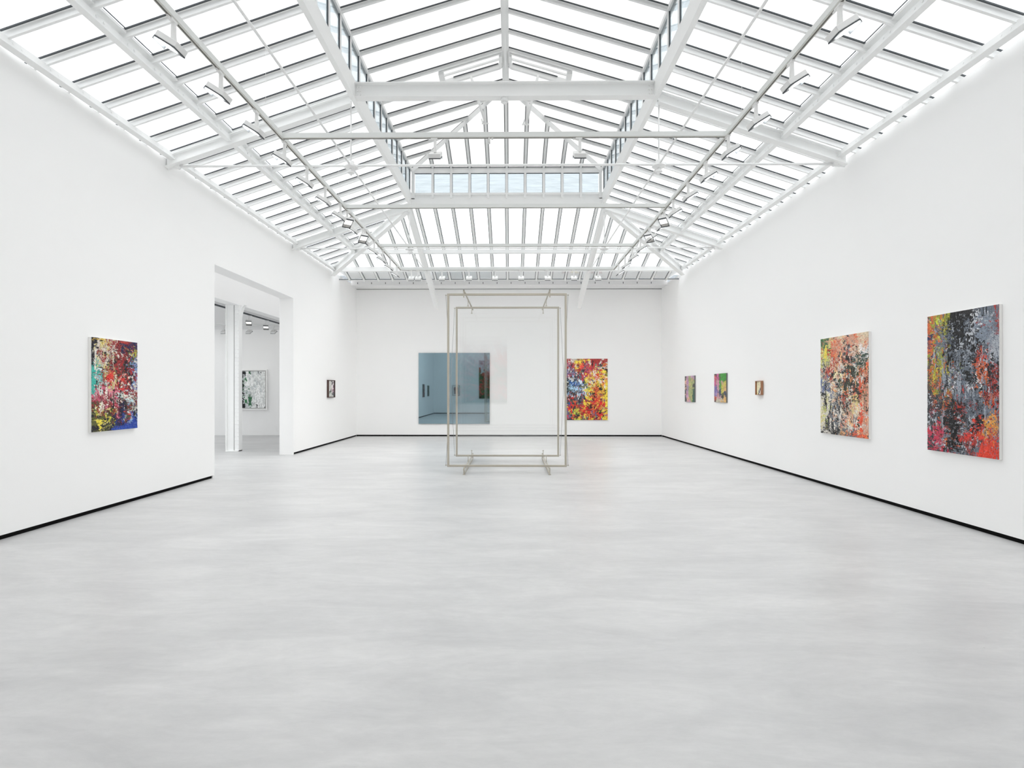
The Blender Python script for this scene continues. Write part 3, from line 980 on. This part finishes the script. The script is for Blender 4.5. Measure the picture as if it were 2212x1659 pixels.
# large dark canvas, right wall, nearest
palA = dict(K='#17171a', G='#5f6874', g='#a3a8b0', D='#36383d', R='#a02f26', r='#dc3315', O='#c65c26', Y='#8f9420', N='#232a55', B='#54463e', M='#c1284a', y='#dd9030')
rowsA = ['O Y K K K G R', 'B Y D K K g G', 'O G G K D g G', 'N Y G K D G g', 'O Y D G K R g', 'Y Y G K G O K', 'B O K g D O K', 'B D G G g K R', 'D Y Y G G K K',
         'D O O G G D R', 'D B K G G G O', 'D O K R K G y', 'D D K B G D y', 'M R K D G R r', 'M R O R R r r', 'D M K G G r r']
img, hg = make_paint(210, 400, 11, rowsA, palA,
    [('#b9bdc4', .12, 60, 110, (0, 1, 0, 1)), ('#0d0d10', .30, 50, 80, (.25, .85, 0, .8)), ('#6d7683', .22, 80, 60, (.15, 1, .03, 1)), ('#e5e6e8', .12, 45, 70, (.3, .8, .3, .55)),
     ('#c8301a', .04, 55, 60, (.0, 1, .5, 1)), ('#cfc21f', .07, 50, 60, (.05, .35, 0, .65)), ('#131316', .16, 9, 90, (.2, .7, .5, 1)), ('#9aa2ad', .12, 70, 10, (.1, .9, .1, .95)), ('#d6641f', .12, 60, 70, (0, .3, .05, .6))],
    [('#7d8896', .82, .12, .12, .09, .8), ('#d8dadd', .70, .07, .08, .07, .35), ('#d04426', .78, .32, .11, .04, .38), ('#d05a2c', .76, .395, .12, .04, .4), ('#c3cf1c', .12, .04, .08, .02, .7), ('#d02f22', .6, .865, .16, .016, .8),
     ('#d83414', .90, .91, .12, .07, .75), ('#d8962f', .90, .765, .09, .04, .55), ('#cf2e55', .16, .87, .13, .04, .5), ('#101013', .40, .78, .07, .16, .8), ('#101013', .42, .12, .14, .12, .55)], fine=90, warp=0.05, drag=(.05, .03))
A_root = painting('abstract_painting', (5.135, 6.43, CAM_H + 0.915), (0, -1, 0), 0.935, 1.635, 0.033, img, hg, 'tall dark grey and black abstract painting with red lower corner, rightmost on the right wall')

palB = dict(K='#1d1d22', G='#6c7076', W='#cfcac2', R='#b23a28', O='#d9673a', P='#cf9a80', Y='#d9c97c', g='#41603e', D='#3d4138', L='#b9c06a', C='#d8c4a4', b='#5d6c92', v='#1d3a32')
rowsB = ['g P C P O C', 'L P P P C C', 'Y O P G P P', 'L R P K W W', 'Y O R P G v', 'L R P D g v', 'G R K D v W', 'C R P D D O', 'G C C K D P', 'b P W D D O', 'b W G K D P', 'W C W K D P', 'W G G G P C', 'W K K D Y O', 'L G W C C W', 'Y G W P C P',
         'W P G P G P', 'Y G G C G P', 'W K K G G P', 'W K K G G O']
img, hg = make_paint(170, 320, 23, rowsB, palB,
    [('#17171a', .20, 50, 45, (0, 1, .1, 1)), ('#ded9cf', .18, 55, 40, (0, .9, .2, 1)), ('#dd5a30', .09, 60, 50, (.45, 1, 0, 1)), ('#c7462f', .10, 50, 60, (0, .6, .05, .45)), ('#e6dfae', .16, 40, 22, (.05, .6, .35, .7)),
     ('#3b4a28', .12, 40, 50, (.4, .95, .25, .7)), ('#f0b070', .10, 60, 50, (.3, 1, 0, 1)), ('#17171a', .12, 55, 8, (.1, .6, .35, .8))],
    [('#1c3b33', .85, .19, .13, .02, .9), ('#1c3b33', .82, .245, .15, .02, .9), ('#e2cf2a', .12, .17, .03, .09, .8), ('#e64a1c', .86, .82, .02, .17, .9), ('#e64a1c', .84, .52, .02, .17, .6), ('#ececec', .90, .15, .10, .05, .7), ('#20201f', .86, .58, .07, .012, .8),
     ('#e2501f', .80, .975, .16, .018, .5), ('#2f6a3d', .05, .01, .06, .015, .8), ('#1a1a1c', .2, .93, .22, .04, .6)], fine=80, warp=0.05, drag=(.05, .03))
painting('abstract_painting', (5.135, 8.63, CAM_H + 0.858), (0, -1, 0), 1.15, 1.545, 0.033, img, hg, 'orange, black and cream abstract painting, second from the right on the right wall')

# left wall canvas
palL = dict(K='#1a1620', R='#8e2224', W='#cfc4b8', N='#141c4a', V='#5a5c24', b='#3f2f2a', T='#27a79a', Y='#d8c97e', G='#3c5238', r='#d8342a', P='#d86a86', B='#1e3f9a', D='#2a2a30', C='#c9d8d6', l='#6f8fc0')
rowsL = ['K Y R R R N', 'K W W R N N', 'K W R R N V', 'K W W R N V', 'K W b R K G', 'K Y R R D l', 'T Y R G K l', 'T Y R D K R', 'T b Y r D R', 'T C Y r b l', 'T R Y r b l', 'T P Y R b l', 'K R P P r B', 'P R W R R R', 'P P R D C R', 'R G R C C R',
         'R G P D C G', 'G R R K R R', 'R R R N D G', 'V V N N r C', 'V Y K N D l', 'K Y V N B l', 'K K V N B B', 'K V K B B B']
img, hg = make_paint(160, 310, 35, rowsL, palL,
    [('#15121a', .18, 50, 55, (.2, 1, .1, .9)), ('#a8242a', .20, 55, 60, (.1, 1, .05, .75)), ('#e3dccf', .12, 45, 60, (.05, 1, .08, .8)), ('#d6cf2a', .13, 50, 55, (.05, .5, .76, 1)), ('#c9cf2a', .13, 50, 60, (.7, 1, .05, .16)),
     ('#e8e2d8', .10, 60, 6, (.05, .45, .1, .6)), ('#1c3fa6', .14, 50, 50, (.45, 1, .8, 1)), ('#c65a78', .10, 60, 50, (0, .5, .5, .8)), ('#15121a', .12, 60, 9, (.2, .8, .5, .8))],
    [('#e23326', .37, .40, .07, .06, .9), ('#df7d93', .42, .555, .16, .016, .95), ('#db2f2a', .62, .545, .08, .014, .9), ('#e7e9dc', .74, .62, .13, .012, .9), ('#bfe0e4', .80, .665, .09, .022, .85), ('#27b0a2', .03, .46, .05, .14, .95), ('#7fd0d0', .12, .41, .06, .02, .8),
     ('#e9d81e', .17, .90, .08, .03, .8), ('#d8b22a', .22, .015, .18, .008, .9), ('#b03024', .62, .02, .3, .009, .9), ('#1d49b0', .7, .985, .3, .02, .9), ('#e9e6da', .30, .57, .02, .08, .8), ('#d85f80', .10, .63, .1, .02, .7)], fine=80, warp=0.05, drag=(.045, .04))
painting('abstract_painting', (XL + 0.038, 6.46, CAM_H + 0.682), (0, 1, 0), 0.80, 1.20, 0.036, img, hg, 'red, blue and teal abstract painting hanging alone on the left wall before the opening')

# back wall canvas
palW = dict(R='#a02a26', r='#d8201a', Y='#e8c818', y='#d88a1e', K='#17171c', P='#b05068', G='#5c5f6c', B='#1f4f94', b='#8fb6d8', D='#2a3038', W='#cfc8c0', O='#d85a20', L='#b7c828', g='#3f5448', V='#6a6288')
rowsW = ['R W Y R R R R', 'R R Y r R R W', 'P G R r P G K', 'V V G R P Y K', 'V P K P P r L', 'K W G r Y r O', 'D G D P Y Y W', 'D B B G y Y r', 'g b b D O Y Y', 'K g D L y Y O', 'b D G Y O Y y', 'D b G W R y Y', 'K G G D R O Y', 'g O D G O Y L', 'B D G R Y y V', 'B D R r G R y',
         'R r r r R O V', 'R D R y R O Y', 'V D y R O R K', 'D R R G r R y', 'L L Y L G V Y']
img, hg = make_paint(150, 220, 47, rowsW, palW,
    [('#15151a', .20, 45, 50, (0, 1, 0, 1)), ('#ead21a', .26, 50, 55, (.45, 1, .25, 1)), ('#d61c18', .20, 50, 45, (0, 1, .55, 1)), ('#c42a30', .18, 50, 40, (0, 1, 0, .3)), ('#d9e6f0', .20, 45, 24, (0, .5, .33, .65)), ('#e6e0da', .12, 60, 30, (0, 1, 0, .5)),
     ('#ead21a', .14, 60, 50, (0, .5, .75, 1))],
    [('#ecd816', .25, .05, .05, .04, .9), ('#ecd816', .85, .21, .10, .025, .8), ('#1d57a8', .30, .40, .16, .025, .8), ('#a9cfe8', .2, .47, .16, .03, .7), ('#e04430', .38, .12, .05, .04, .8), ('#e02a18', .75, .30, .05, .05, .7), ('#ecd816', .97, .55, .03, .25, .8), ('#e3d616', .93, .98, .1, .02, .9)], fine=70, warp=0.05, drag=(.03, .04))
painting('abstract_painting', (1.855, YB - 0.035, CAM_H + 1.11), (1, 0, 0), 1.465, 2.10, 0.034, img, hg, 'bright yellow, red and blue abstract painting on the back wall')

# two small green and pink panels
palS = dict(P='#b583a8', G='#8f9a62', D='#23503f', K='#2c3430', O='#b09a62', C='#cfa08c', p='#8f7f96')
img, hg = make_paint(34, 70, 5, ['K P G P p', 'K P G G P', 'C P G O G', 'C P O G G', 'K P O G K', 'C p G O G', 'K p G G D', 'K P G G D', 'C P G G D', 'K P G O D', 'K C O G D', 'K C P G D'], palS,
    [('#c795b8', .14, 16, 5, (.1, .5, 0, 1)), ('#a3a860', .2, 18, 5, (.4, .85, .1, .95))], [('#1d5546', .93, .8, .1, .25, .9)], fine=24, warp=.03, mix=.25)
painting('small_panel', (5.136, 15.33, CAM_H + 0.437), (0, -1, 0), 0.80, 0.745, 0.03, img, hg, 'small muted pink and olive panel, the far left one on the right wall', 'painting', M['greyframe'], relief=.001)
palT = dict(M='#b0467c', P='#b88890', G='#2f8a2a', g='#4a5a38', Y='#b9b040', V='#6c5f96', N='#33445e', O='#c8a060', K='#2a2a30', C='#b0aa98', R='#b0503c')
img, hg = make_paint(36, 76, 6, ['K M G G G', 'R M g G G', 'R M g G G', 'R P G G g', 'M P G P Y', 'M P G Y Y', 'V P G Y O', 'V P G Y O', 'V V N Y O', 'V P N g N', 'V P N g N', 'R P P K O', 'R C C C O', 'K C C O O'], palT,
    [('#c25a9a', .1, 18, 5, (.0, .4, 0, .5)), ('#8f80b8', .12, 18, 8, (.0, .5, .5, .8))], [('#2c8f27', .75, .12, .25, .12, .95), ('#d8a860', .85, .9, .15, .07, .6)], fine=26, warp=.03, mix=.25)
painting('small_panel', (5.136, 13.12, CAM_H + 0.432), (0, -1, 0), 0.72, 0.705, 0.03, img, hg, 'small bright green, violet and yellow panel beside the muted one on the right wall', 'painting', M['greyframe'], relief=.001)

# tiny box framed work, right wall
palF = dict(C='#f0e6c0', W='#ecebe6', G='#b9bab6', K='#26282a', c='#f4ecb0')
img, hg = make_paint(40, 48, 7, ['C C C C C C C', 'C C C C C C G', 'C C C C C C K', 'C C C C C G K', 'C C C C C K W', 'C C C C G K W', 'C C C C K W W', 'C C C G K W W', 'C C G K W W W', 'c c G K W W W', 'c c K W W W W'], palF, [], [], fine=10, warp=.012, mix=.1)
painting('framed_picture', (5.14, 10.87, CAM_H + 0.20), (0, -1, 0), 0.22, 0.265, 0.02, img, hg, 'tiny cream picture with a dark diagonal in a brown box frame, right wall', 'picture', M['mat_board'], relief=.0003, frame=(M['oak'], 0.009, 0.03, 0.003))
# small dark framed picture, left wall
palP = dict(G='#c3c2bc', g='#a9a8a4', K='#3a3338', W='#dcd6d6', P='#c9a8b4', M='#6a4450', D='#4a4a50', e='#6a7a68', C='#b9c2b8')
img, hg = make_paint(60, 70, 8, ['G G G K W K', 'G G G K P K', 'G G W K W K', 'G G G K W K', 'G g G W P M', 'G G G G P M', 'G G G P W M', 'G G e P M M', 'G K K W P D', 'C e C P D D', 'K C C D D D', 'C C W C D D', 'G C W W C K'], palP, [], [('#e6d8de', .66, .36, .07, .07, .9), ('#3c3036', .85, .3, .08, .15, .8)], fine=22, warp=.04, mix=.2)
painting('framed_picture', (XL + 0.042, 14.93, CAM_H + 0.30), (0, 1, 0), 0.50, 0.46, 0.038, img, hg, 'small grey and pink figure picture in a dark brown frame, left wall near the corner', 'picture', M['darkwood'], relief=.0003, frame=(M['darkwood'], 0.022, 0.016, 0.004))

# white painting in the side gallery
palQ = dict(W='#dfe2e0', w='#c6cbcc', G='#2f6a44', K='#1a1c20', g='#9fb0a4', R='#7a3030')
img, hg = make_paint(70, 104, 9, ['K w G w W w W W', 'w W W w W W W W', 'w W w W W W w W', 'g W w W w W W W', 'g W W W W w W W', 'K w W W w W W W', 'w W W w W W w W', 'w w W W W W w w', 'K w w W w W W W', 'w W g w W W W W', 'K W G W w W W W', 'w w G W W w W W', 'K w G w W W W w', 'K w w W W g w K'], palQ,
    [('#16181b', .34, 20, 26, (-.1, .05, 0, 1)), ('#f2f3f2', .3, 30, 6, (.12, 1, 0, 1)), ('#2c7a48', .07, 22, 30, (0, .45, 0, 1)), ('#18181c', .14, 30, 24, (.55, 1.1, .92, 1.1)), ('#18181c', .1, 30, 24, (0, 1, -.1, .06))],
    [('#2a7a44', .33, .86, .018, .11, .6), ('#15181c', .33, .8, .012, .2, .35), ('#15181c', .02, .88, .04, .12, .8), ('#15181c', .02, .4, .03, .25, .6), ('#2a7a44', .05, .5, .03, .14, .5)], fine=36, warp=.02, mix=.3)
painting('framed_painting', (-9.436, AW - 0.055, CAM_H + 0.695), (1, 0, 0), 0.815, 1.285, 0.05, img, hg, 'white scraped abstract in a wide white frame, seen through the opening in the side gallery', 'painting', None, frame=(M['whiteframe'], 0.035, 0.02, 0.03))

# works that only the grey mirror shows, on the wall behind and at the near end of the left wall
img, hg = make_paint(30, 60, 12, ['P K G', 'R P G', 'G R K', 'P G K', 'K R P', 'G K R'], dict(P='#a88', R='#923a30', G='#4c5a50', K='#2c2c30') if False else dict(P='#a88888', R='#923a30', G='#4c5a50', K='#2c2c30'), [], [], fine=16, warp=.05)
painting('small_panel', (XL + 0.035, 3.78, CAM_H + 0.42), (0, 1, 0), 0.62, 0.78, 0.03, img, hg, 'tall dark panel on the left wall beside the viewer, left strip in the mirror', 'painting', M['greyframe'])
img, hg = make_paint(30, 60, 13, ['G K G', 'K G G', 'G G K', 'G K K', 'K G G', 'G K G'], dict(G='#5a6a52', K='#2c3430'), [], [], fine=16, warp=.05)
painting('small_panel', (XL + 0.035, 2.0, CAM_H + 0.36), (0, 1, 0), 0.60, 0.68, 0.03, img, hg, 'dark green panel on the left wall near the rear corner, seen in the mirror', 'painting', M['greyframe'])
img, hg = make_paint(30, 40, 14, ['G g G', 'g G K', 'G K g', 'K g G'], dict(G='#8a8c90', g='#6c6e72', K='#4a4c50'), [], [], fine=12, warp=.05)
painting('framed_picture', (-3.62, YR + 0.03, CAM_H + 0.30), (-1, 0, 0), 0.30, 0.50, 0.02, img, hg, 'grey picture with white mount and thin dark frame, on the rear wall', 'picture', frame=(M['greyframe'], 0.025, 0.01, 0.08))
img, hg = make_paint(90, 110, 15, ['W P W W p', 'W W p W W', 'R W R P W', 'R R P R R', 'G R G R G', 'G G G K G', 'R G K G G', 'R R G R G', 'K R G K R', 'G K G G K'], dict(W='#cfcfd4', P='#c8b0b8', p='#b8a8b0', R='#b8463c', G='#2f5a34', K='#3a2c28'),
    [('#c8372e', .2, 30, 30, (0, 1, .25, .8)), ('#2f6a3a', .2, 30, 30, (0, 1, .35, 1))], [], fine=30, warp=.06)
painting('abstract_painting', (-0.15, YR + 0.045, CAM_H + 2.11), (-1, 0, 0), 2.03, 2.62, 0.04, img, hg, 'big white, red and green painting on the rear wall, reflected at the mirror edge', 'painting', M['darkwood'])

# grey mirror on the back wall
mrr = empty('mirror', (-3.155, YB, CAM_H - 1.118), 0, 'large square grey-blue mirror on the back wall behind the glass frames', 'mirror')
MB().box(0, 2.436, -0.036, -0.012, 0, 2.43).build('mirror_glass', M['mirror'], mrr)
MB().box(0.04, 2.396, -0.012, 0, 0.04, 2.39).build('backing', M['greyframe'], mrr)

# ------------------------------------------------------------------ standing glass sculpture
gs = empty('glass_sculpture', (-0.07, 10.6, 0), 0, 'standing sculpture of clear glass sheets in two tall beige metal frames', 'sculpture')
def gl(x, y, z): return (x + 0.07, y - 10.6, z)
W2 = 1.135
Z0, Z1 = 0.112, 3.405
FW = 0.039
frames_y = (9.85, 11.40)
def sheet(y, x0, x1, z0, z1):
    return MB().box(x0, x1, y - 10.6 - 0.004, y - 10.6 + 0.004, z0, z1).build('glass_sheet', M['clear'], gs)
for y in frames_y:
    b = MB()
    yy = y - 10.6
    for (x0, x1, z0, z1) in ((-W2, -W2 + FW, Z0, Z1), (W2 - FW, W2, Z0, Z1), (-W2 + FW, W2 - FW, Z0, Z0 + FW), (-W2 + FW, W2 - FW, Z1 - FW, Z1)):
        b.box(x0, x1, yy - 0.02, yy + 0.02, z0, z1)
    fr = b.build('metal_frame', M['alu'], gs, bevel=0.003)
    c = MB()
    for sx_ in (-1, 1):
        for z in (Z0 + 0.03, Z1 - 0.03):
            c.cyl((sx_ * W2, yy, z), (sx_ * (W2 + 0.035), yy, z), 0.006, n=8)
            c.cyl((sx_ * (W2 + 0.028), yy, z), (sx_ * (W2 + 0.036), yy, z), 0.013, n=8)
    c.build('corner_bolt', M['alu'], fr)
    sheet(y, -W2 + FW - 0.01, W2 - FW + 0.01, Z0 + FW - 0.01, Z1 - FW + 0.01)
for y in (10.65, 11.75):
    sheet(y, -W2 + 0.05, W2 - 0.05, Z0 + 0.10, Z1 - 0.10)
RX = 0.795
for sx_ in (-1, 1):
    x = sx_ * RX
    for zz in (Z1 + 0.0, Z0 - 0.0):
        z0, z1 = (Z1, Z1 + 0.022) if zz > 1 else (Z0 - 0.022, Z0)
        MB().box(x - 0.011, x + 0.011, -1.02, 1.28, z0, z1).build('rail', M['alu'], gs)
    # floor rail and its upright ends
    b = MB()
    b.box(x - 0.011, x + 0.011, -0.98, 1.28, 0.0, 0.020)
    b.build('floor_rail', M['alu'], gs)
    b = MB()
    b.box(x - 0.010, x + 0.010, -1.00, -0.975, 0.0, Z0 + 0.02)
    b.box(x - 0.010, x + 0.010, 1.25, 1.275, 0.0, Z0 + 0.02)
    b.cyl((x, -0.99, 0.0), (x, -0.99, 0.012), 0.024, n=12)
    b.build('foot', M['alu'], gs)
    b = MB()
    b.box(x - 0.009, x + 0.009, -1.02, -1.0, Z1 - 0.12, Z1 + 0.02)
    b.build('end_hook', M['alu'], gs)
    for yy in (-0.05, 0.95):
        for z0, z1 in ((Z1 - 0.12, Z1), (Z0, Z0 + 0.12)):
            ztip = z0 if z1 == Z1 else z1
            b = MB()
            b.cyl((x, yy, z0), (x, yy, z1), 0.007, n=8)
            b.cyl((x, yy, ztip - 0.005), (x, yy, ztip + 0.005), 0.020, n=12)
            b.build('clamp_pin', M['alu'], gs)
    # crossed bracing wires at the side
    xw = sx_ * (W2 + 0.025)
    for (za, zb) in ((Z1 - 0.03, Z0 + 0.03), (Z0 + 0.03, Z1 - 0.03)):
        MB().cyl((xw, frames_y[0] - 10.6, za), (xw, frames_y[1] - 10.6, zb), 0.003, n=6).build('brace_wire', M['aludark'], gs)

# ------------------------------------------------------------------ column, bracket and lamps of the side gallery
cl = empty('column', (-7.17, 13.36, 0), 0, 'white riveted steel column standing in the opening to the side gallery', 'column')
b = MB()
b.box(-0.15, 0.03, -0.06, 0.06, 0, 3.77)
b.box(-0.16, -0.13, -0.10, 0.10, 0, 3.77)
b.build('shaft', M['steel'], cl)
b = MB()
b.box(0.05, 0.16, -0.05, 0.12, 0, 3.77)
rv = b.build('riveted_flange', M['steel'], cl)
b = MB()
for k in range(36):
    for xx in (0.075, 0.135):
        b.cyl((xx, -0.05, 0.08 + 0.102 * k), (xx, -0.06, 0.08 + 0.102 * k), 0.010, 0.006, 8)
b.build('rivet', M['steel'], rv)
b = MB()
b.box(-0.16, 0.16, -0.11, 0.12, 0, 0.02)
b.build('base_plate', M['steel'], cl)
b = MB()
pts = []
n = 10
for k in range(n + 1):
    t = k / n
    z = 3.77 - 0.66 * t
    x = 0.30 - 0.17 * (t ** 0.45) + 0.02
    pts.append((x, z))
for (xa, za), (xb, zb) in zip(pts[:-1], pts[1:]):
    b._add([(xa - 0.05, -0.07, za), (xa, -0.07, za), (xa, 0.05, za), (xa - 0.05, 0.05, za), (xb - 0.05, -0.07, zb), (xb, -0.07, zb), (xb, 0.05, zb), (xb - 0.05, 0.05, zb)],
           [(0, 1, 2, 3), (7, 6, 5, 4), (0, 4, 5, 1), (1, 5, 6, 2), (2, 6, 7, 3), (3, 7, 4, 0)])
b.build('knee_bracket', M['steel'], cl)

tag(MB().box(-7.60, -7.565, 8.0, 18.0, 3.75, 3.79).build('lighting_track', M['gasket']), 'black lighting track under the side gallery ceiling', 'lighting track')
o = tag(MB().box(-11.5, -7.1, 17.28, 17.31, 3.76, 3.79).build('lighting_track', M['track']), 'pale lighting track running across the side gallery in front of its end wall', 'lighting track')
for y, rz, nm in ((14.95, math.radians(112), 'nearer'), (16.0, math.radians(112), 'farther')):
    flood(-7.58, y, 3.75, rz, f'brightly lit flood light on the black track in the side gallery, {nm} of the two', 'lit flood lights in the side gallery', 'soft')
for x, nm in ((-9.62, 'left of the column'), (-8.78, 'right of the column'), (-7.95, 'beside the opening edge')):
    flood(x, 17.3, 3.76, -PI / 2, f'grey flood light aimed at the side gallery end wall, {nm}', 'flood lights aimed at the side gallery end wall', 'mild')
